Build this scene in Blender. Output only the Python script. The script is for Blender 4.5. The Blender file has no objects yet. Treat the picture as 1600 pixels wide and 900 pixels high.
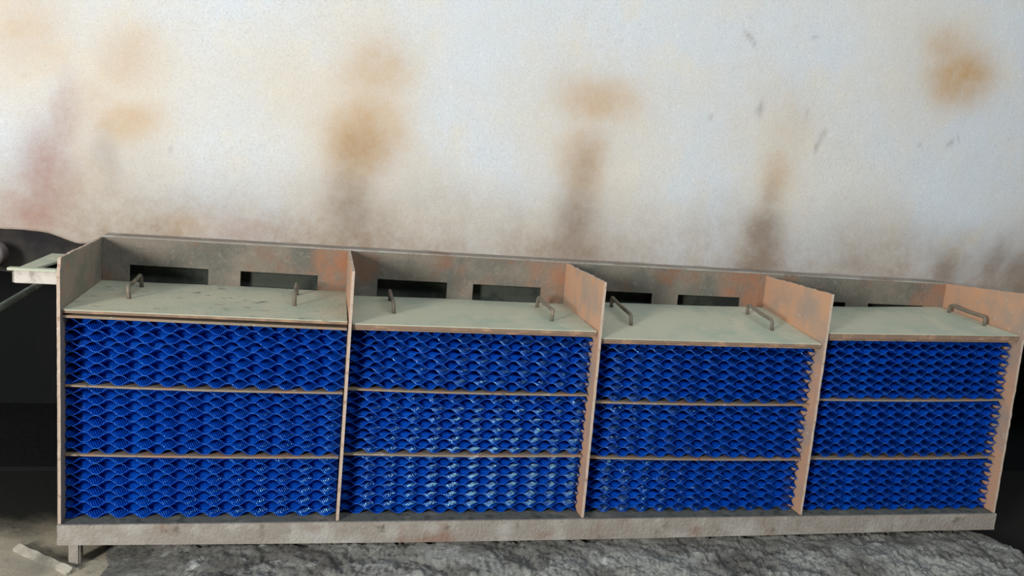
import bpy, bmesh, math, random
import numpy as np
from mathutils import Vector, Matrix

random.seed(7)
rng = np.random.default_rng(7)
S = bpy.context.scene
COL = S.collection

# ------------------------------------------------------------------ camera
YAW, PITCH, ROLL, FPX = 0.211838, -0.159812, 0.078968, 1345.95
cam_d = bpy.data.cameras.new('camera'); cam = bpy.data.objects.new('camera', cam_d); COL.objects.link(cam)
cy, sy, cp, sp = math.cos(YAW), math.sin(YAW), math.cos(PITCH), math.sin(PITCH)
fv = Vector((sy*cp, cy*cp, sp)); rv = Vector((cy, -sy, 0)); uv = rv.cross(fv)
c_, s_ = math.cos(ROLL), math.sin(ROLL)
r2 = c_*rv + s_*uv; u2 = -s_*rv + c_*uv
M3 = Matrix((r2, u2, -fv)).transposed()
cam.matrix_world = Matrix.Translation((0.916773, -3.196966, 1.463552)) @ M3.to_4x4()
cam_d.sensor_width = 36.0; cam_d.lens = FPX*36.0/1600.0; cam_d.clip_start = 0.05
S.camera = cam

# ------------------------------------------------------------------ world, lights, exposure
W = bpy.data.worlds.new('world'); S.world = W; W.use_nodes = True
bg = W.node_tree.nodes['Background']; bg.inputs[0].default_value = (0.80, 0.90, 1.0, 1); bg.inputs[1].default_value = 0.10

def area(name, loc, target, sx, sz, power, col):
    d = bpy.data.lights.new(name, 'AREA'); d.shape = 'RECTANGLE'; d.size = sx; d.size_y = sz; d.energy = power; d.color = col
    o = bpy.data.objects.new(name, d); COL.objects.link(o); o.location = loc
    o.rotation_euler = (Vector(target)-Vector(loc)).to_track_quat('-Z', 'Y').to_euler()
    return o
area('doorway_daylight', (-3.5, -5.8, 1.95), (1.7, 0.4, 0.7), 1.2, 1.5, 600, (1.0, 0.985, 0.955))
area('clerestory_daylight', (2.4, -3.3, 4.6), (2.1, 0.5, 1.3), 5.0, 1.3, 128, (0.84, 0.93, 1.0))

S.view_settings.view_transform = 'Standard'; S.view_settings.look = 'None'
S.view_settings.exposure = 0.0; S.view_settings.gamma = 1.0
S.view_settings.use_curve_mapping = False

# ------------------------------------------------------------------ materials
def lin(c):
    return tuple(((v/255)/12.92 if v/255 <= 0.04045 else ((v/255+0.055)/1.055)**2.4) for v in c) + (1,)

class NT:
    def __init__(s, name):
        s.m = bpy.data.materials.new(name); s.m.use_nodes = True
        s.t = s.m.node_tree; s.n = s.t.nodes; s.b = s.n['Principled BSDF']
        s.co = s.n.new('ShaderNodeTexCoord').outputs['Object']
    def link(s, a, b): s.t.links.new(a, b)
    def noise(s, scale, detail=6, rough=0.6, stretch=None, dist=0.0):
        v = s.co
        if stretch:
            mp = s.n.new('ShaderNodeMapping'); mp.inputs['Scale'].default_value = stretch; s.link(v, mp.inputs[0]); v = mp.outputs[0]
        n = s.n.new('ShaderNodeTexNoise'); s.link(v, n.inputs['Vector'])
        n.inputs['Scale'].default_value = scale; n.inputs['Detail'].default_value = detail
        n.inputs['Roughness'].default_value = rough; n.inputs['Distortion'].default_value = dist
        return n.outputs['Fac']
    def ramp(s, f, lo, hi):
        r = s.n.new('ShaderNodeMapRange'); r.clamp = True; r.interpolation_type = 'SMOOTHSTEP'
        s.link(f, r.inputs[0]); r.inputs[1].default_value = lo; r.inputs[2].default_value = hi
        return r.outputs[0]
    def math(s, op, a, b):
        m = s.n.new('ShaderNodeMath'); m.operation = op; m.use_clamp = False
        for i, v in enumerate((a, b)):
            if isinstance(v, (int, float)): m.inputs[i].default_value = v
            else: s.link(v, m.inputs[i])
        return m.outputs[0]
    def mix(s, f, a, b):
        m = s.n.new('ShaderNodeMix'); m.data_type = 'RGBA'
        for k, v in ((0, f), (6, a), (7, b)):
            if isinstance(v, (int, float)): m.inputs[k].default_value = v
            elif isinstance(v, tuple): m.inputs[k].default_value = v
            else: s.link(v, m.inputs[k])
        return m.outputs[2]
    def attr(s, name):
        a = s.n.new('ShaderNodeAttribute'); a.attribute_name = name; return a.outputs['Fac']
    def bump(s, h, strength, dist, prev=None):
        b = s.n.new('ShaderNodeBump'); b.inputs['Strength'].default_value = strength; b.inputs['Distance'].default_value = dist
        s.link(h, b.inputs['Height'])
        if prev is not None: s.link(prev, b.inputs['Normal'])
        return b.outputs[0]
    def done(s, col, rough=0.8, normal=None, metal=0.0, spec=0.3):
        if isinstance(col, tuple): s.b.inputs['Base Color'].default_value = col
        else: s.link(col, s.b.inputs['Base Color'])
        s.b.inputs['Roughness'].default_value = rough; s.b.inputs['Metallic'].default_value = metal
        s.b.inputs['Specular IOR Level'].default_value = spec
        if normal is not None: s.link(normal, s.b.inputs['Normal'])
        return s.m

def crusty(name, base, layers, rough=0.85, bumps=((60, 0.5, 0.004),), spec=0.25):
    t = NT(name); col = lin(base)
    for (c, sc, lo, hi, stretch) in layers:
        col = t.mix(t.ramp(t.noise(sc, 7, 0.62, stretch), lo, hi), col, lin(c))
    nrm = None
    for (sc, st, ds) in bumps: nrm = t.bump(t.noise(sc, 6, 0.65), st, ds, nrm)
    return t.done(col, rough, nrm, spec=spec)

MAT = {}
MAT['divider'] = crusty('rusty_plate', (188, 148, 120), [((158, 140, 126), 5, 0.42, 0.66, None), ((196, 146, 108), 9, 0.54, 0.74, None), ((192, 176, 164), 40, 0.60, 0.74, None), ((112, 76, 58), 55, 0.66, 0.8, None)], 0.8, ((90, 0.35, 0.002), (16, 0.15, 0.005)))
MAT['divider_dusty_shaded'] = crusty('dusty_shaded_plate', (150, 138, 126), [((128, 130, 118), 6, 0.45, 0.65, None), ((170, 128, 104), 10, 0.56, 0.74, None), ((190, 182, 172), 45, 0.62, 0.76, None)], 0.85, ((90, 0.35, 0.002),))  # greyer copy: dust, plus painted shade of the face turned from the light
MAT['beam'] = crusty('grey_crusted_steel', (150, 142, 132), [((172, 168, 160), 6, 0.45, 0.7, None), ((142, 118, 104), 4, 0.55, 0.72, None), ((112, 106, 92), 14, 0.58, 0.75, None), ((196, 192, 184), 60, 0.64, 0.76, None)], 0.88, ((70, 1.0, 0.007), (220, 0.4, 0.001)))
MAT['pan'] = crusty('silted_pan', (96, 98, 92), [((120, 116, 106), 9, 0.5, 0.66, None), ((70, 72, 68), 20, 0.5, 0.66, None)], 0.92)
MAT['cut_edge'] = crusty('pale_cut_edge', (186, 168, 152), [((150, 118, 98), 35, 0.52, 0.66, None), ((214, 204, 194), 70, 0.56, 0.7, None)], 0.8, ((140, 0.8, 0.003),))
MAT['shelf'] = crusty('rusty_strip', (138, 124, 106), [((152, 120, 96), 12, 0.48, 0.62, None), ((180, 172, 160), 22, 0.58, 0.7, None), ((92, 84, 72), 30, 0.6, 0.72, None)], 0.85, ((120, 0.6, 0.002),))
MAT['lid'] = crusty('dusty_green_grey_plate', (186, 186, 165), [((166, 176, 158), 4, 0.42, 0.66, None), ((196, 190, 168), 7, 0.5, 0.72, None), ((120, 122, 108), 26, 0.68, 0.76, (0.5, 1.3, 1)), ((200, 198, 182), 70, 0.62, 0.76, None)], 0.9, ((70, 0.35, 0.002),))
MAT['lid_flaky'] = crusty('flaking_dusty_plate', (182, 180, 159), [((164, 171, 153), 4, 0.42, 0.66, None), ((184, 178, 156), 7, 0.5, 0.72, None), ((96, 96, 86), 16, 0.645, 0.675, (0.6, 1.6, 1)), ((136, 134, 120), 30, 0.6, 0.68, (0.6, 1.4, 1)), ((204, 200, 184), 70, 0.6, 0.76, None)], 0.9, ((40, 0.6, 0.004), (90, 0.3, 0.002)))
MAT['lid_edge'] = crusty('brown_lid_edge', (130, 108, 92), [((160, 130, 106), 14, 0.48, 0.66, (1, 1, 1)), ((108, 98, 80), 6, 0.52, 0.68, None), ((190, 172, 150), 40, 0.66, 0.78, None)], 0.85, ((120, 0.5, 0.002),))
MAT['handle'] = crusty('weathered_bar', (112, 106, 94), [((140, 122, 104), 30, 0.5, 0.66, None), ((88, 86, 78), 18, 0.55, 0.7, None)], 0.7, ((160, 0.4, 0.001),))
MAT['dark'] = crusty('shade_black', (22, 21, 22), [((16, 21, 19), 2, 0.4, 0.6, None)], 0.95, ((20, 0.4, 0.02),))  # near-black colour stands in for deep shade in the recess and box
MAT['pipe'] = crusty('grey_green_pipe', (96, 106, 98), [((130, 136, 128), 12, 0.5, 0.66, None)], 0.7)
MAT['pale_pipe'] = crusty('pale_pipe', (206, 200, 202), [((170, 160, 160), 10, 0.5, 0.7, None)], 0.6)
MAT['dado'] = crusty('sooty_shaded_plaster', (54, 51, 48), [((36, 35, 37), 5, 0.4, 0.6, None)], 0.95)  # sooty band; the lower wall's shadow is put into its colour too
MAT['channel'] = crusty('dark_channel_steel', (66, 70, 62), [((46, 50, 46), 8, 0.45, 0.62, None)], 0.9)
MAT['box_face'] = crusty('pale_flaking_face', (196, 190, 182), [((160, 152, 144), 14, 0.48, 0.64, None)], 0.9, ((60, 0.7, 0.005),))
MAT['kerb'] = crusty('pale_mortar', (172, 166, 152), [((132, 128, 116), 9, 0.48, 0.64, None)], 0.92, ((50, 0.6, 0.005),))

# back plate: crusted grey steel; the attribute marks rust mixed with painted orange bounce light beside dividers
t = NT('crusted_back_plate'); c = t.mix(t.ramp(t.noise(5, 7), 0.4, 0.65), lin((124, 116, 104)), lin((100, 99, 91)))
c = t.mix(t.math('MULTIPLY', t.ramp(t.noise(45, 7, 0.7), 0.5, 0.75), 0.6), c, lin((150, 138, 124)))
c = t.mix(t.ramp(t.noise(7, 6), 0.5, 0.72), c, lin((128, 100, 82)))
rm = t.math('MULTIPLY', t.attr('rust_bounce'), t.ramp(t.noise(14, 6), 0.2, 0.75))
c = t.mix(rm, c, lin((152, 108, 82)))
MAT['back'] = t.done(c, 0.88, t.bump(t.noise(60, 6, 0.65), 0.7, 0.006), spec=0.2)

# blue plastic sheets, with the fine ribbing of the foil as relief
SHEAR = 0.95
def blue(name, sign):
    t = NT(name)
    sep = t.n.new('ShaderNodeSeparateXYZ'); t.link(t.co, sep.inputs[0])
    # distance along the flute, whose direction is (-sign*SHEAR, 1)
    ph = t.math('ADD', t.math('MULTIPLY', sep.outputs[0], -sign*SHEAR/math.hypot(SHEAR, 1)), t.math('MULTIPLY', sep.outputs[1], 1/math.hypot(SHEAR, 1)))
    h = t.math('SINE', t.math('MULTIPLY', ph, 2*math.pi/0.0090), 0.0)
    n1 = t.bump(h, 1.0, 0.0032)
    n1 = t.bump(t.noise(45, 3), 0.35, 0.004, n1)
    c = t.mix(t.ramp(t.noise(6, 4), 0.35, 0.7), lin((0, 84, 208)), lin((2, 106, 232)))
    m = t.done(c, 0.13, n1, spec=0.9); t.b.inputs['Specular Tint'].default_value = (0.35, 0.80, 1.0, 1)
    tr = t.n.new('ShaderNodeBsdfTranslucent'); tr.inputs[0].default_value = lin((0, 116, 238))
    mx = t.n.new('ShaderNodeMixShader'); mx.inputs[0].default_value = 0.45
    out = t.n['Material Output']
    t.link(t.b.outputs[0], mx.inputs[1]); t.link(tr.outputs[0], mx.inputs[2]); t.link(mx.outputs[0], out.inputs[0])
    return m
MAT['blue_edge'] = crusty('whitened_cut_edge', (66, 132, 226), [((24, 96, 214), 40, 0.42, 0.6, None)], 0.5)
MAT['blueA'] = blue('blue_plastic_foil', 1); MAT['blueB'] = blue('blue_plastic_foil_crossed', -1)

# wall: pale limewash with rust and dirt stains, plus painted loss of light, given as point attributes
t = NT('stained_limewash')
c = t.mix(t.ramp(t.noise(1.6, 5), 0.36, 0.66), lin((206, 205, 201)), lin((202, 209, 216)))
c = t.mix(t.ramp(t.noise(5, 6), 0.5, 0.8), c, lin((212, 208, 198)))
c = t.mix(t.math('MULTIPLY', t.ramp(t.noise(130, 4, 0.7), 0.46, 0.70), 0.36), c, lin((160, 156, 150)))
c = t.mix(t.math('MULTIPLY', t.ramp(t.noise(60, 5, 0.7), 0.56, 0.74), 0.5), c, lin((228, 230, 232)))
def stain(c, name, col, k, sc=18):
    f = t.math('MULTIPLY', t.attr(name), t.math('ADD', t.math('MULTIPLY', t.noise(sc, 6, 0.7), 1.1), 0.45))
    f = t.math('MINIMUM', t.math('MULTIPLY', f, k), 0.97)
    return t.mix(f, c, lin(col))
c = stain(c, 'cream', (206, 188, 160), 0.6)
c = stain(c, 'grime_falloff', (150, 132, 112), 0.85, 24)
c = stain(c, 'pink', (152, 112, 100), 0.95, 34)
c = stain(c, 'orange', (184, 148, 102), 0.8)
c = stain(c, 'brown', (120, 100, 82), 0.8)
c = stain(c, 'mark', (120, 112, 108), 0.7, 50)
n = t.bump(t.noise(9, 5), 0.25, 0.02); n = t.bump(t.noise(170, 5, 0.7), 0.45, 0.003, n)
MAT['wall'] = t.done(c, 0.93, n, spec=0.15)

# rough concrete
t = NT('rough_concrete')
c = t.mix(t.ramp(t.noise(5, 8, 0.65), 0.38, 0.64), lin((118, 116, 109)), lin((152, 150, 142)))
c = t.mix(t.math('MULTIPLY', t.ramp(t.noise(48, 8, 0.72), 0.46, 0.66), 0.75), c, lin((80, 78, 74)))
c = t.mix(t.math('MULTIPLY', t.ramp(t.noise(7, 6, 0.6), 0.5, 0.7), 0.6), c, lin((96, 90, 83)))
c = t.mix(t.ramp(t.noise(9, 8, 0.7, None, 0.6), 0.60, 0.68), c, lin((196, 198, 190)))
c = t.mix(t.math('MULTIPLY', t.attr('lime'), t.ramp(t.noise(70, 7, 0.7), 0.3, 0.62)), c, lin((200, 201, 193)))
n = t.bump(t.noise(60, 8, 0.75), 1.0, 0.014)
MAT['concrete'] = t.done(c, 0.93, n, spec=0.2)
t = NT('dusty_floor')
c = t.mix(t.ramp(t.noise(3, 8, 0.65), 0.38, 0.64), lin((194, 182, 158)), lin((168, 160, 144)))
c = t.mix(t.ramp(t.noise(24, 8, 0.7), 0.55, 0.72), c, lin((112, 108, 102)))
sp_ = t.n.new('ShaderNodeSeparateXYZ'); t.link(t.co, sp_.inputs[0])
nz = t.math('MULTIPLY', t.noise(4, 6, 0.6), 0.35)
shade_y = t.ramp(t.math('ADD', sp_.outputs[1], nz), 0.29, 0.66)
shade_x = t.math('MULTIPLY', t.ramp(t.math('ADD', sp_.outputs[0], nz), 4.05, 4.2), t.ramp(t.math('ADD', sp_.outputs[1], nz), -0.05, 0.12))
c = t.mix(t.math('MAXIMUM', shade_y, shade_x), c, lin((38, 38, 34)))  # soft shadow painted as dark tone towards the recess and right end
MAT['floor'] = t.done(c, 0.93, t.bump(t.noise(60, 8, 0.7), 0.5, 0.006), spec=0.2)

# ------------------------------------------------------------------ helpers
def link_mesh(name, verts, faces, mat, parent=None, smooth=False):
    me = bpy.data.meshes.new(name); me.from_pydata([tuple(map(float, v)) for v in verts], [], faces)
    bm = bmesh.new(); bm.from_mesh(me); bmesh.ops.recalc_face_normals(bm, faces=bm.faces); bm.to_mesh(me); bm.free()
    for m in (mat if isinstance(mat, list) else [mat]): me.materials.append(m)
    if smooth: me.polygons.foreach_set('use_smooth', [True]*len(me.polygons))
    me.update()
    o = bpy.data.objects.new(name, me); COL.objects.link(o)
    if parent: o.parent = parent
    return o
def empty(name, loc=(0, 0, 0)):
    o = bpy.data.objects.new(name, None); COL.objects.link(o); o.location = loc; o.empty_display_size = 0.1; return o
def tag(o, label, cat, group=None):
    o['label'] = label; o['category'] = cat
    if group: o['group'] = group
    return o
def set_attr(o, name, vals):
    a = o.data.attributes.new(name, 'FLOAT', 'POINT'); a.data.foreach_set('value', np.asarray(vals, dtype=np.float32))

def slab(name, corner_fn, nu, nv, thick_vec, mat, parent=None, jitter=0.0, warp=0.0):
    """plate: corner_fn(u,v) gives a point of one face, thick_vec the way through to the other; the rim is left ragged by jitter"""
    T = Vector(thick_vec); V = []; F = []
    for side in (0, 1):
        for j in range(nv+1):
            for i in range(nu+1):
                p = Vector(corner_fn(i/nu, j/nv)) + T*side
                V.append(p)
    # ragged rim (the same on both faces), slight buckle
    n1 = (nu+1)*(nv+1)
    cen = Vector(corner_fn(0.5, 0.5))
    for j in range(nv+1):
        for i in range(nu+1):
            k = j*(nu+1)+i
            d = Vector((0, 0, 0))
            if warp: d += T.normalized()*warp*math.sin(3.1*i/nu+1.3)*math.sin(2.3*j/nv+0.4)
            if jitter and (i in (0, nu) or j in (0, nv)) and not (i in (0, nu) and j in (0, nv)):
                a = (V[k]-cen); a -= T*(a.dot(T)/T.dot(T)); d += a.normalized()*random.uniform(-jitter, jitter*0.5)
            V[k] = V[k]+d; V[k+n1] = V[k+n1]+d
    for s in (0, 1):
        for j in range(nv):
            for i in range(nu):
                a = s*n1+j*(nu+1)+i; F.append((a, a+1, a+nu+2, a+nu+1))
    for i in range(nu):
        for j in (0, nv):
            a = j*(nu+1)+i; F.append((a, a+1, a+1+n1, a+n1))
    for j in range(nv):
        for i in (0, nu):
            a = j*(nu+1)+i; b = a+nu+1; F.append((a, b, b+n1, a+n1))
    return link_mesh(name, V, F, mat, parent)

def box(name, x0, x1, y0, y1, z0, z1, mat, parent=None, bevel=0.0, seg=1):
    def fn(u, v): return (x0+(x1-x0)*u, y0, z0+(z1-z0)*v)
    o = slab(name, fn, 1, 1, (0, y1-y0, 0), mat, parent)
    if bevel:
        bm = bmesh.new(); bm.from_mesh(o.data)
        bmesh.ops.bevel(bm, geom=bm.edges[:], offset=bevel, segments=seg, affect='EDGES'); bm.to_mesh(o.data); bm.free()
    return o

def tube_data(pts, r, n=10, jit=0.0):
    P = [Vector(p) for p in pts]; V = []; F = []
    up = None
    for i, p in enumerate(P):
        d = (P[min(i+1, len(P)-1)]-P[max(i-1, 0)]).normalized()
        if up is None:
            up = Vector((1, 0, 0)) if abs(d.x) < 0.9 else Vector((0, 0, 1))
        a = (up - d*up.dot(d)).normalized(); b = d.cross(a); up = a
        rr = r*(1+random.uniform(-jit, jit))
        for k in range(n):
            th = 2*math.pi*k/n; V.append(p + (a*math.cos(th)+b*math.sin(th))*rr)
    for i in range(len(P)-1):
        for k in range(n):
            q = (k+1) % n; F.append((i*n+k, i*n+q, (i+1)*n+q, (i+1)*n+k))
    F.append(tuple(range(n))); F.append(tuple((len(P)-1)*n+k for k in reversed(range(n))))
    return V, F

def vnoise(x, y, seed=0):
    """smooth value noise on arrays"""
    xi = np.floor(x).astype(int); yi = np.floor(y).astype(int); fx = x-xi; fy = y-yi
    fx = fx*fx*(3-2*fx); fy = fy*fy*(3-2*fy)
    def h(a, b):
        n = (a*374761393 + b*668265263 + seed*974634777) & 0xffffffff
        n = ((n ^ (n >> 13))*1274126177) & 0xffffffff
        return ((n ^ (n >> 16)) & 0xffff)/65535.0
    return (h(xi, yi)*(1-fx)+h(xi+1, yi)*fx)*(1-fy) + (h(xi, yi+1)*(1-fx)+h(xi+1, yi+1)*fx)*fy
def fbm(x, y, seed=0, o=4):
    s = 0; a = 0.5
    for k in range(o): s = s + a*vnoise(x*2**k, y*2**k, seed+k); a *= 0.5
    return s/(1-0.5**o)

# ------------------------------------------------------------------ the setting
FL = -0.175; WY = 0.64
# wall: a thick slab whose lower edge crumbles a little above the rack; an open dark recess lies beneath it
NX, NZ = 360, 150
X0, X1, ZT = -3.0, 8.0, 4.0
gx = np.concatenate([np.linspace(X0, -0.8, 14)[:-1], np.linspace(-0.8, 5.0, NX-27), np.linspace(5.0, X1, 15)[1:]]); NX = len(gx)-1
gv = np.concatenate([np.linspace(0, 1.6, 121), np.linspace(1.6, 3.02, 30)[1:]]); NZ = len(gv)-1
GX, GV = np.meshgrid(gx, gv)
edge = 0.978 - 0.004*GX + 0.014*(fbm(GX*9, GX*0, 3)-0.5)
edge = edge - 0.045*np.exp(-((GX+0.10)/0.09)**2)
q_ = np.clip((GX-3.93)/0.06, 0, 1); edge = edge - 0.13*q_*q_*(3-2*q_)
GZ = edge + GV*(ZT-edge)/3.02
GY = WY + 0.006*(fbm(GX*2, GZ*2, 11)-0.5)
n1 = GX.size; V = np.concatenate([np.stack([GX.ravel(), GY.ravel(), GZ.ravel()], 1), np.stack([GX[0], np.full(NX+1, WY+0.25), GZ[0]], 1), np.stack([GX[-1], np.full(NX+1, WY+0.25), GZ[-1]], 1)])
F = [(j*(NX+1)+i, j*(NX+1)+i+1, (j+1)*(NX+1)+i+1, (j+1)*(NX+1)+i) for j in range(NZ) for i in range(NX)]
F += [(i, n1+i, n1+i+1, i+1) for i in range(NX)]
tb = n1+NX+1
F += [(NZ*(NX+1)+i, NZ*(NX+1)+i+1, tb+i+1, tb+i) for i in range(NX)]
F += [(n1+i, tb+i, tb+i+1, n1+i+1) for i in range(NX)]
wall = link_mesh('wall_back', V, F, MAT['wall'], smooth=True); wall['kind'] = 'structure'
x = V[:, 0]; z = V[:, 2]
wx = x + 0.10*(fbm(x*5, z*5, 21)-0.5); wz = z + 0.10*(fbm(x*5, z*5, 31)-0.5)
def blobs(L):
    s = np.zeros(len(x))
    for (bx, bz, rx, rz, k) in L:
        d = ((wx-bx)/rx)**2 + ((wz-bz)/rz)**2
        s = np.maximum(s, k*np.exp(-d**1.25))
    return s
set_attr(wall, 'orange', blobs([(1.08, 1.74, .15, .13, .55), (1.05, 1.47, .16, .19, .85), (2.07, 1.72, .18, .11, .7), (2.04, 1.45, .13, .17, .6), (3.91, 1.99, .18, .15, 1.0), (3.84, 2.12, .17, .13, .6), (3.96, 1.93, .12, .12, .8), (3.00, 1.44, .08, .14, .55), (3.03, 1.70, .12, .16, .22), (0.05, 1.72, .12, .13, .40), (0.08, 1.45, .14, .09, .62), (-.03, 1.50, .10, .14, .3), (-.28, 1.80, .15, .15, .35), (.35, 1.05, .12, .06, .3)]))
set_attr(wall, 'brown', blobs([(1.03, 1.40, .12, .14, .35), (1.00, 1.18, .10, .22, .62), (2.03, 1.40, .09, .14, .42), (2.02, 1.15, .11, .22, .72), (2.03, 1.02, .13, .10, .6), (2.98, 1.14, .11, .15, .9), (2.95, 1.02, .14, .10, .8), (2.99, 1.3, .06, .13, .4), (0.0, 1.27, .06, .14, .35), (4.0, 1.03, .09, .09, .7), (4.30, 1.09, .08, .12, .6), (4.45, 1.02, .12, .1, .7), (3.5, 1.02, .12, .05, .4)]))
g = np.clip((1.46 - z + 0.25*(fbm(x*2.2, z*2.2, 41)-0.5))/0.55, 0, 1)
set_attr(wall, 'grime_falloff', 0.85*g*g*(3-2*g)*(0.6+0.8*fbm(x*4, z*4, 51)))  # dirty bottom band, deepened to carry the wall's loss of light downwards
set_attr(wall, 'pink', blobs([(-.22, 1.22, .12, .22, .65), (-.16, 1.42, .07, .2, .45), (-.30, 1.05, .13, .1, .6), (.55, 1.03, .1, .06, .3)]))
set_attr(wall, 'cream', np.clip(blobs([(-.35, 1.75, .3, .35, .7), (.75, 1.65, .3, .2, .5), (1.06, 1.5, .30, .45, .7), (2.06, 1.5, .30, .45, .65), (.03, 1.5, .28, .45, .6), (2.99, 1.4, .2, .4, .5), (3.8, 2.0, .4, .3, .3), (2.9, 1.7, .3, .4, .3)]), 0, 1))
def mk(L):
    s = np.zeros(len(x))
    for (bx, bz, rx, rz, a, k) in L:
        u = (x-bx)*math.cos(a)+(z-bz)*math.sin(a); v = -(x-bx)*math.sin(a)+(z-bz)*math.cos(a)
        s = np.maximum(s, k*np.exp(-((u/(rx*.75))**2+(v/(rz*.8))**2)**1.2))
    return s
set_attr(wall, 'mark', mk([(2.77, 2.06, .05, .014, -.7, .7), (2.80, 2.03, .03, .012, -1.1, .5), (2.87, 1.74, .018, .05, 0, .6), (2.85, 1.73, .012, .02, 0, .4), (3.19, 1.60, .012, .05, -.25, .8), (3.21, 1.65, .016, .03, -.2, .6), (3.10, 2.09, .025, .012, .4, .5), (3.91, 1.66, .03, .012, .8, .7), (3.95, 1.69, .02, .01, .6, .5), (3.74, 1.64, .014, .014, 0, .5), (2.62, 1.68, .015, .02, 0, .4), (1.55, 1.45, .01, .02, 0, .4), (.25, 1.35, .01, .02, 0, .4), (3.11, 1.75, .01, .04, .2, .4), (-.3, 1.6, .03, .008, 0, .4)]))

# dark recess beneath the wall
def struct(o): o['kind'] = 'structure'; return o
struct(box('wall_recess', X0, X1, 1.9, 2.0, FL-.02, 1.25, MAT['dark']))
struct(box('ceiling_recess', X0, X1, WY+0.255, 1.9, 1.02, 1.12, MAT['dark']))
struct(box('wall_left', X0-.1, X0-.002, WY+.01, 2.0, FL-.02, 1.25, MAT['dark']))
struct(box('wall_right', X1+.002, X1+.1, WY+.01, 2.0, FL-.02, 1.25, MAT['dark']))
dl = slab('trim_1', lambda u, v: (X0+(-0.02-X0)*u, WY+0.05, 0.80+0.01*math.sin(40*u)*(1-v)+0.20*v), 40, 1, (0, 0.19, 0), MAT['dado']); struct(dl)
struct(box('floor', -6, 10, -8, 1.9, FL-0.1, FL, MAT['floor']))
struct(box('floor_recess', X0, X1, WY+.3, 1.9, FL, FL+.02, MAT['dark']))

# rough concrete bed under the rack
nx, ny = 640, 130
bx = np.linspace(0.03, 4.02, nx+1); by = np.linspace(-0.75, 0.62, ny+1); by = -0.75 + (by+0.75)
BX, BY = np.meshgrid(bx, by)
def ss(a, b, v): q = np.clip((v-a)/(b-a), 0, 1); return q*q*(3-2*q)
rise = ss(0.10, 0.55, BX + 0.15*(fbm(BX*6, BY*6, 61)-0.5))*(1-ss(3.88, 3.98, BX + 0.45*(BY+0.05) + 0.05*(fbm(BX*9, BY*9, 62)-0.5)))
front = ss(-0.75, 0.0, BY)
hmax = 0.012 + 0.062*front
h = hmax*rise + rise*(0.050*(fbm(BX*7, BY*9, 71)-0.5) + 0.030*(fbm(BX*22, BY*22, 72)-0.5) + 0.022*(fbm(BX*55, BY*55, 73)-0.5) + 0.012*(fbm(BX*110, BY*110, 74)-0.5))
h = np.where(rise > 0.02, h, -0.02)
lump = 0.03*np.exp(-(((BX-1.42)/.13)**2+((BY+0.08)/.09)**2)**2)
h = np.minimum(h + lump*rise, 0.080)
V = np.stack([BX.ravel(), BY.ravel(), (FL+h).ravel()], 1)
F = [(j*(nx+1)+i, j*(nx+1)+i+1, (j+1)*(nx+1)+i+1, (j+1)*(nx+1)+i) for j in range(ny) for i in range(nx)]
n0 = len(V)
ring = [i for i in range(nx+1)] + [j*(nx+1)+nx for j in range(1, ny+1)] + [ny*(nx+1)+i for i in range(nx-1, -1, -1)] + [j*(nx+1) for j in range(ny-1, 0, -1)]
Vb = V[ring].copy(); Vb[:, 2] = FL-0.03; V = np.concatenate([V, Vb]); m = len(ring)
F += [(ring[k], ring[(k+1) % m], n0+(k+1) % m, n0+k) for k in range(m)]
bed = link_mesh('concrete_bed', V, F, MAT['concrete'], smooth=True)
lm = np.exp(-(((V[:, 0]-1.42)/.15)**2+((V[:, 1]+.10)/.08)**2)**2)*ss(.45, .6, fbm(V[:, 0]*14, V[:, 1]*14, 81))
lm = np.maximum(lm, np.exp(-(((V[:, 0]-2.35)/.2)**2+((V[:, 1]+.16)/.05)**2)**2)*ss(.42, .6, fbm(V[:, 0]*16, V[:, 1]*16, 82)))
lm = np.maximum(lm, np.exp(-(((V[:, 0]-3.2)/.25)**2+((V[:, 1]+.18)/.06)**2)**2)*ss(.42, .6, fbm(V[:, 0]*16, V[:, 1]*16, 83))*.8)
lm = np.maximum(lm, 0.75*ss(0.05, 0.17, -V[:, 1])*ss(.32, .62, fbm(V[:, 0]*7, V[:, 1]*11, 84)))
set_attr(bed, 'lime', lm)
tag(bed, 'rough grey crumbling concrete bed beneath the rack', 'concrete base')

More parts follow.
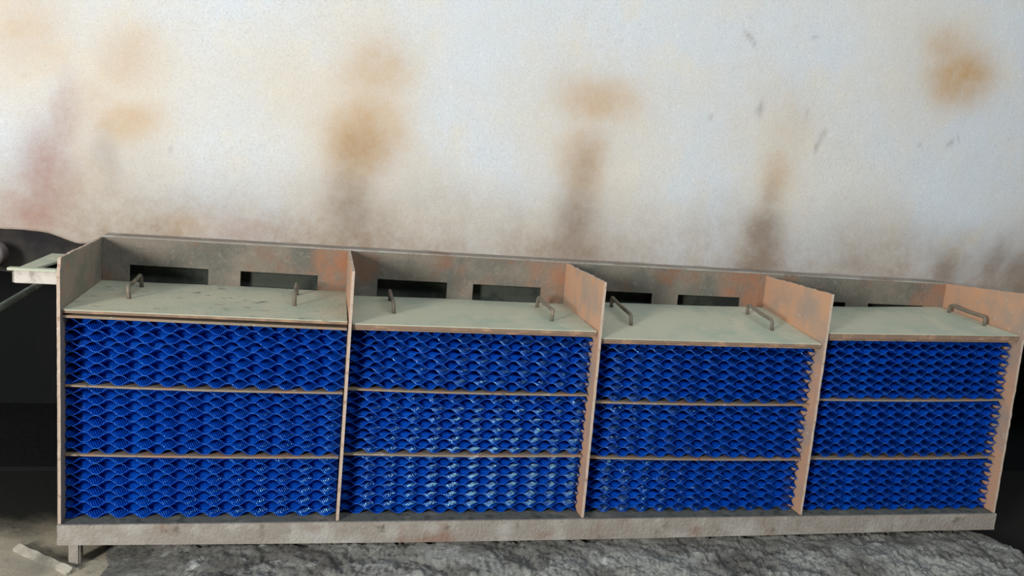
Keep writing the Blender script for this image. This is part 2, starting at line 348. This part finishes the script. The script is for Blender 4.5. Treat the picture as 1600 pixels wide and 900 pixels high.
# ------------------------------------------------------------------ the rack
D = 0.55
FB = [(-.004, .005), (.987, -.003), (1.975, -.003), (2.963, -.001), (3.938, .001)]
FT = [(-.003, .970), (1.002, .972), (1.977, .976), (2.972, .970), (3.931, 1.010)]
BT = [(.002, .981), (.996, .979), (1.971, .971), (2.964, .960), (3.949, .968)]
rack = tag(empty('settling_rack', (0, 0, FL)), 'rusty steel four-bay rack holding the blue corrugated packs', 'rack')
def adopt(o):
    o.parent = rack; o.location.z -= FL; return o
TH = 0.011
for i in range(5):
    (xb, zb), (xt, zt), (xk, zk) = FB[i], FT[i], BT[i]
    def fn(u, v, xb=xb, zb=zb, xt=xt, zt=zt, xk=xk, zk=zk, i=i):
        y = 0.0 + D*u
        fx = xb+(xt-xb)*v; fz = -0.006+(zt+0.006)*v
        kx = (xb+xk)/2*(1-v)+xk*v; kz = -0.006+(zk+0.006)*v
        px, pz = fx+(kx-fx)*u, fz+(kz-fz)*u
        if i == 0 and v > 0.97 and u < 0.03: y += 0.012; pz -= 0.006
        return (px-TH/2, y, pz)
    p = slab('divider_plate', fn, 26, 44, (TH, 0, 0), [MAT['divider_dusty_shaded' if i == 0 else 'divider'], MAT['cut_edge']], None, 0.0026, 0.0015)
    k0 = 2*26*44+2*26
    for q in range(44): p.data.polygons[k0+2*q].material_index = 1
    for q in range(26): p.data.polygons[2*26*44+2*q+1].material_index = 1
    adopt(p)
    p['label'] = ['dusty shaded grey end plate with clipped top corner', 'upright plate seen almost edge on', 'rusty orange divider plate', 'rusty orange divider plate', 'tall rusty end plate'][i]

# back plate with two slots to each bay
slots = [(.112, .420), (.549, .868), (1.122, 1.428), (1.544, 1.856), (2.085, 2.392), (2.520, 2.836), (3.085, 3.399), (3.521, 3.834)]
xs = sorted(set([0.008, 3.943] + [round(v, 4) for s in slots for v in s] + [round(v, 4) for v in np.linspace(.03, 3.92, 90) if all(abs(v-e) > 0.012 for s in slots for e in s)]))
def ztop(v): return 0.981 - 0.0048*v
def stop(v): return 0.874 - 0.0150*v + 0.0022*v*v
rows = 9
def zrow(v, j):
    a, b = stop(v)-0.115, stop(v)
    zz = [0.0, a*0.5, a, (a+b)/2, b, b+(ztop(v)-b)*.33, b+(ztop(v)-b)*.66, ztop(v)]
    return zz[j]
nc = len(xs); V = []; F = []; fill = {}
for s in (0, 1):
    for j in range(8):
        for i in range(nc): V.append((xs[i], 0.548+0.008*s, zrow(xs[i], j)))
idx = lambda s, j, i: s*8*nc+j*nc+i
for j in range(7):
    for i in range(nc-1):
        mid = (xs[i]+xs[i+1])/2
        fill[(i, j)] = not (j in (2, 3) and any(a < mid < b for a, b in slots))
for (i, j), f in fill.items():
    if not f: continue
    for s in (0, 1): F.append((idx(s, j, i), idx(s, j, i+1), idx(s, j+1, i+1), idx(s, j+1, i)))
    for (di, dj, a, b) in ((-1, 0, (j, i), (j+1, i)), (1, 0, (j, i+1), (j+1, i+1)), (0, -1, (j, i), (j, i+1)), (0, 1, (j+1, i), (j+1, i+1))):
        if not fill.get((i+di, j+dj), False): F.append((idx(0, *a), idx(0, *b), idx(1, *b), idx(1, *a)))
back = link_mesh('back_plate', V, F, MAT['back']); vv = np.array(V)
r = np.zeros(len(vv))
for k, (a, b) in enumerate([(.868, 1.0), (1.80, 1.98), (2.70, 2.97), (3.75, 3.95)]):
    r = np.maximum(r, np.where((vv[:, 0] >= a-.001) & (vv[:, 0] <= b), 1.0 if k == 0 else .6+.4*(vv[:, 0]-a)/(b-a), 0))
set_attr(back, 'rust_bounce', r); back['label'] = 'crusted back plate with rectangular slots'
adopt(back)
fl = slab('top_flange', lambda u, v: (0.008+3.936*u, 0.5475+0.0905*v, ztop(3.95*u)+0.0005), 60, 1, (0, 0, 0.007), MAT['beam'], None, 0.0012)
adopt(fl)

adopt(box('channel_back', 0.01, 3.94, 0.612, 0.618, 0.74, 0.955, MAT['channel']))
adopt(box('channel_floor', 0.01, 3.94, 0.558, 0.611, 0.74, 0.746, MAT['channel']))
# front beam, bottom pan, feet
def fnb(u, v):
    xx = -0.008+3.952*u
    zt = -0.006 - 0.002*math.sin(u*3); zb = -0.083 - 0.013*math.sin(math.pi*min(u*1.1, 1))
    return (xx, -0.012, zb+(zt-zb)*v)
beam = slab('bottom_beam', fnb, 90, 4, (0, 0.010, 0), MAT['beam'], None, 0.0016); adopt(beam)
adopt(slab('bottom_pan', lambda u, v: (-0.008+3.952*u, -0.0015+0.548*v, -0.016), 40, 6, (0, 0, 0.008), MAT['pan'], None))
adopt(box('rear_beam', -0.008, 3.944, 0.535, 0.545, -0.085, -0.018, MAT['beam']))
for (fx, fy) in ((0.025, 0.002), (3.83, 0.03), (0.025, 0.48), (3.83, 0.48)):
    z0 = FL if fx < 1 else FL+0.03
    f = box('foot', fx, fx+0.040, fy, fy+0.05, z0-.002, -0.016, MAT['beam'], None, 0.006, 2); adopt(f)

# shelves (two per bay) and the rail under each lid
XB = [FB[i][0] for i in range(5)]
SH = [[(.245, .238), (.506, .496), (.765, .752)], [(.246, .242), (.508, .501), (.7555, .7585)], [(.239, .233), (.476, .480), (.7335, .7395)], [(.240, .249), (.506, .521), (.7775, .7975)]]
YM = [0.045, 0.060, 0.048, 0.042]
for b in range(4):
    xl, xr = XB[b]+TH/2+.003, XB[b+1]-TH/2-.003
    for k in range(3):
        zl, zr = SH[b][k]
        nm = 'shelf' if k < 2 else 'lid_rail'
        ya = YM[b]-0.004 if k < 2 else 0.022
        yb = 0.53
        xl2, xr2 = xl, xr
        if k == 2 or True:
            # dividers lean a little: follow them
            f_ = (zl+.0)/0.97; xl2 = FB[b][0]+(FT[b][0]-FB[b][0])*f_+TH/2+.004; xr2 = FB[b+1][0]+(FT[b+1][0]-FB[b+1][0])*f_-TH/2-.004
        sag = 0.004 if k < 2 else 0.0
        o = slab(nm, lambda u, v, zl=zl, zr=zr, ya=ya, yb=yb, a=xl2, c=xr2, sag=sag: (a+(c-a)*u, ya+(yb-ya)*v, zl+(zr-zl)*u-(0.007 if ya > .03 else 0.009)-sag*math.sin(math.pi*u)), 40, 2, (0, 0, 0.007 if k < 2 else 0.009), MAT['shelf' if k < 2 or b == 0 else 'lid_edge'], None, 0.0009)
        adopt(o)

# outlet box on the left end plate: lip, side channels, opening between them
ob = box('outlet_box', -0.150, -0.012, 0.025, 0.033, 0.872, 0.918, MAT['box_face'], None, 0.002); adopt(ob); ob['label'] = 'pale outlet box on the end plate'
def sub(o): o.parent = ob; return o
sub(slab('lip', lambda u, v: (-0.166+0.155*u, 0.008+0.030*v, 0.9185), 8, 1, (0, 0, 0.009), MAT['lid'], None, 0.001))
sub(slab('side_channel', lambda u, v: (-0.150+0.100*u*(0.5+0.5*v), 0.0385+0.40*v, 0.912), 3, 8, (0, 0, 0.008), MAT['lid'], None, 0.001))
sub(box('end_wall', -0.150, -0.012, 0.432, 0.440, 0.873, 0.918, MAT['beam']))
sub(box('box_floor', -0.150, -0.012, 0.034, 0.431, 0.873, 0.879, MAT['dark']))
sub(box('side_wall', -0.158, -0.151, 0.034, 0.440, 0.873, 0.911, MAT['beam']))

# ------------------------------------------------------------------ lids with two bar handles each
LID = [(.787, .779, .804, .799), (.772, .775, .784, .785), (.748, .754, .796, .807), (.802, .822, .815, .847)]
LT = [0.013, 0.016, 0.014, 0.024]
HX = [[(.180, .224, .449), (.787, .230, .430)], [(1.175, .210, .455), (1.817, .168, .441)], [(2.175, .203, .471), (2.820, .188, .422)], [(3.065, .19, .43), (3.882, .184, .425)]]
HL = [0.048, 0.046, 0.046, 0.040]
LLAB = ['dusty flaking lid of the bay with the clipped end plate, beside the outlet box', 'smooth green-grey lid between the edge-on plate and the first rusty divider', 'green-grey lid between the two rusty orange divider plates, sloping to the front', 'thick-edged lid against the tall rusty end plate, furthest from the outlet box']
for b in range(4):
    zfl, zfr, zbl, zbr = LID[b]; th = LT[b]
    f_ = zfl/0.97
    xl = FB[b][0]+(FT[b][0]-FB[b][0])*f_+TH/2+.004; xr = FB[b+1][0]+(FT[b+1][0]-FB[b+1][0])*f_-TH/2-.004
    root = tag(empty('tank_lid', ((xl+xr)/2, 0.28, zfl-th)), LLAB[b], 'lid', 'lids along the top of the rack')
    off = Vector(root.location)
    def zz(xx, yy):
        u = (xx-xl)/(xr-xl); v = (yy-0.02)/0.525
        return (1-v)*((1-u)*zfl+u*zfr)+v*((1-u)*zbl+u*zbr)
    def fn(u, v):
        xx = xl+(xr-xl)*u; yy = 0.016+0.528*v
        return Vector((xx, yy, zz(xx, yy)-0.0035+0.0012*math.sin(9*u+b)*math.sin(5*v))) - off
    slab('plate', fn, 60, 24, (0, 0, 0.0035), MAT['lid_flaky' if b == 0 else 'lid'], root, 0.0012)
    # folded rim under the plate: brown front edge
    def fe(u, v):
        xx = xl+(xr-xl)*u
        return Vector((xx, 0.018, zz(xx, 0.02)-th+(th-0.0038)*v)) - off
    slab('edge', fe, 60, 2, (0, 0.520, 0), MAT['lid_edge'], root, 0.0008)
    for (hx, y0, y1) in HX[b]:
        z0, z1 = zz(hx, y0), zz(hx, y1); H = HL[b]; rr = 0.016
        prof = [(y0, z0-.002), (y0, z0+H-rr)]
        for k in range(1, 6):
            a = math.pi/2*k/5; prof.append((y0+rr-rr*math.cos(a), z0+H-rr+rr*math.sin(a)))
        for k in range(1, 6): prof.append((y0+rr+(y1-y0-2*rr)*k/6, z0+H+(z1-z0)*k/6-0.003*math.sin(math.pi*k/6)))
        for k in range(0, 6):
            a = math.pi/2*k/5; prof.append((y1-rr+rr*math.sin(a), z1+H-rr+rr*math.cos(a)))
        prof.append((y1, z1-.002))
        lean = random.uniform(-.006, .006)
        pts = [Vector((hx+lean*(zq-z0)/H, yq, zq))-off for yq, zq in prof]
        hv, hf = tube_data(pts, 0.0078, 10, 0.06)
        link_mesh('handle', hv, hf, MAT['handle'], root, True)

# ------------------------------------------------------------------ blue corrugated packs: twelve packs of stacked sheets
PER = 0.0830; PITCH_Z = 0.0200; DEP = 0.44; WID = 0.97
def sheet_mesh(name, sign, phase, seed):
    npx = 132; npy = 18
    u = np.linspace(0, WID, npx+1); v = np.concatenate([np.linspace(0, .13, 17), np.linspace(.13, DEP, 16)[1:]]); npy = len(v)-1
    U, Vv = np.meshgrid(u, v)
    ph = 2*np.pi*(U + sign*SHEAR*Vv)/PER + phase
    zc = np.tanh(1.25*np.sin(ph))/math.tanh(1.25)
    amp = PITCH_Z*0.47
    zc = zc*amp + 0.0035*(fbm(U*6, Vv*6, seed)-0.5)
    yo = Vv + (0.006*(fbm(U*4, Vv*0, seed+5)-0.5))*(1-Vv/DEP)
    th = 0.0008
    n1 = U.size
    P = np.concatenate([np.stack([U.ravel(), yo.ravel(), (zc+th/2).ravel()], 1), np.stack([U.ravel(), yo.ravel(), (zc-th/2).ravel()], 1)])
    F = []
    w = npx+1
    for j in range(npy):
        for i in range(npx):
            a = j*w+i; F.append((a, a+1, a+w+1, a+w)); F.append((n1+a, n1+a+w, n1+a+w+1, n1+a+1))
    for i in range(npx):
        F.append((i, n1+i, n1+i+1, i+1)); a = npy*w+i; F.append((a, a+1, n1+a+1, n1+a))
    for j in range(npy):
        a = j*w; F.append((a, a+w, n1+a+w, n1+a)); a = j*w+npx; F.append((a, n1+a, n1+a+w, a+w))
    me = bpy.data.meshes.new(name); me.from_pydata(P.tolist(), [], F)
    sm = np.ones(len(F), bool); sm[2*npx*npy:] = False
    me.polygons.foreach_set('use_smooth', sm); me.materials.append(MAT['blueA' if sign > 0 else 'blueB']); me.materials.append(MAT['blue_edge'])
    mi = np.zeros(len(F), dtype=np.int32); mi[2*npx*npy:2*npx*npy+2*npx] = 1; me.polygons.foreach_set('material_index', mi); me.update()
    return me
SHEETS = {(s, k): sheet_mesh('corrugated_sheet', s, (0 if s > 0 else math.pi)+[0, .35, -.4, .8, -.75, .1][k], 100+7*k+s) for s in (1, -1) for k in range(6)}
bayname = ['bay beside the outlet box', 'bay between the edge-on plate and the first rusty divider', 'bay between the two rusty orange dividers', 'bay against the tall rusty end plate']
layname = ['bottom blue corrugated pack', 'middle blue corrugated pack', 'top blue corrugated pack']
for b in range(4):
    for k in range(3):
        zb0 = (-0.006, -0.006) if k == 0 else SH[b][k-1]
        zt0 = (SH[b][k][0]-0.009, SH[b][k][1]-0.009)
        f_ = (zb0[0]+zt0[0])/2/0.97
        lo = zb0[0]/0.97; hi = zt0[0]/0.97
        xl = max(FB[b][0]+(FT[b][0]-FB[b][0])*q for q in (lo, hi))+TH/2+.0015
        xr = min(FB[b+1][0]+(FT[b+1][0]-FB[b+1][0])*q for q in (lo, hi))-TH/2-.0015
        hgt = min(zt0[0]-zb0[0], zt0[1]-zb0[1])-(0.004 if k == 2 else 0.001)
        n = int(hgt/(PITCH_Z*0.985)); pit = hgt/n
        root = tag(empty('media_pack', (xl, YM[b], zb0[0]+.0005)), layname[k]+' in the '+bayname[b], 'filter pack', 'blue corrugated packs in the rack')
        root.rotation_euler = (0, -math.atan2(zb0[1]-zb0[0], xr-xl), 0)
        root.scale = ((xr-xl)/WID, 1, 1)
        for q in range(n):
            s = 1 if (q+b+k) % 2 else -1
            me = SHEETS[(s, random.choice([(0, 1, 5), (0, 5), (1, 2, 5, 3), (0, 2, 4)][(b+k) % 4]))]
            o = bpy.data.objects.new('sheet', me); COL.objects.link(o); o.parent = root
            o.location = (0, random.uniform(0, .005), (q+0.5)*pit); o.scale = (1, 1, pit/PITCH_Z*0.98)

# ------------------------------------------------------------------ things at the left edge
hv, hf = tube_data([(-0.335, -0.46, FL), (-0.332, -0.45, 0.2), (-0.328, -0.44, 0.60), (-0.325, -0.435, 0.655), (-0.318, -0.40, 0.688)] + [(-0.30+0.17*t_, -0.35+1.25*t_, 0.70+0.155*t_) for t_ in np.linspace(0, 1, 12)], 0.013, 12)
pp = tag(link_mesh('service_pipe', hv, hf, MAT['pipe'], None, True), 'grey-green pipe running past below the outlet box', 'pipe')
prof = [(0.0, 0.545), (0.03, 0.547), (0.048, 0.555), (0.056, 0.575), (0.056, 0.61), (0.050, 0.618), (0.050, 0.692)]
V = []; F = []; n = 24
for (rr, yq) in prof:
    for k in range(n):
        a = 2*math.pi*k/n; V.append((-0.438+max(rr, .001)*math.cos(a), yq, 0.876+max(rr, .001)*math.sin(a)))
for i in range(len(prof)-1):
    for k in range(n): F.append((i*n+k, i*n+(k+1) % n, (i+1)*n+(k+1) % n, (i+1)*n+k))
F.append(tuple(range(n))); F.append(tuple((len(prof)-1)*n+k for k in range(n)))
tag(link_mesh('pipe_stub', V, F, MAT['pale_pipe'], None, True), 'pale capped pipe stub at the left edge behind the outlet box', 'pipe')
# pale mortar kerb running to the left foot
A = Vector((-0.19, 0.157, FL)); B = Vector((0.055, -0.045, FL)); dd = (B-A).normalized(); nn = Vector((-dd.y, dd.x, 0))
kb = slab('mortar_kerb', lambda u, v: A+(B-A)*u+nn*(0.026*(v-0.5)*2*(0.9+0.12*math.sin(7*u)))+Vector((0, 0, 0.022-0.014*abs(v-.5)*2+0.002*math.sin(23*u))), 24, 4, (0, 0, -0.022), MAT['kerb'], None, 0.003)
tag(kb, 'low pale mortar kerb on the floor by the left foot of the rack', 'kerb')
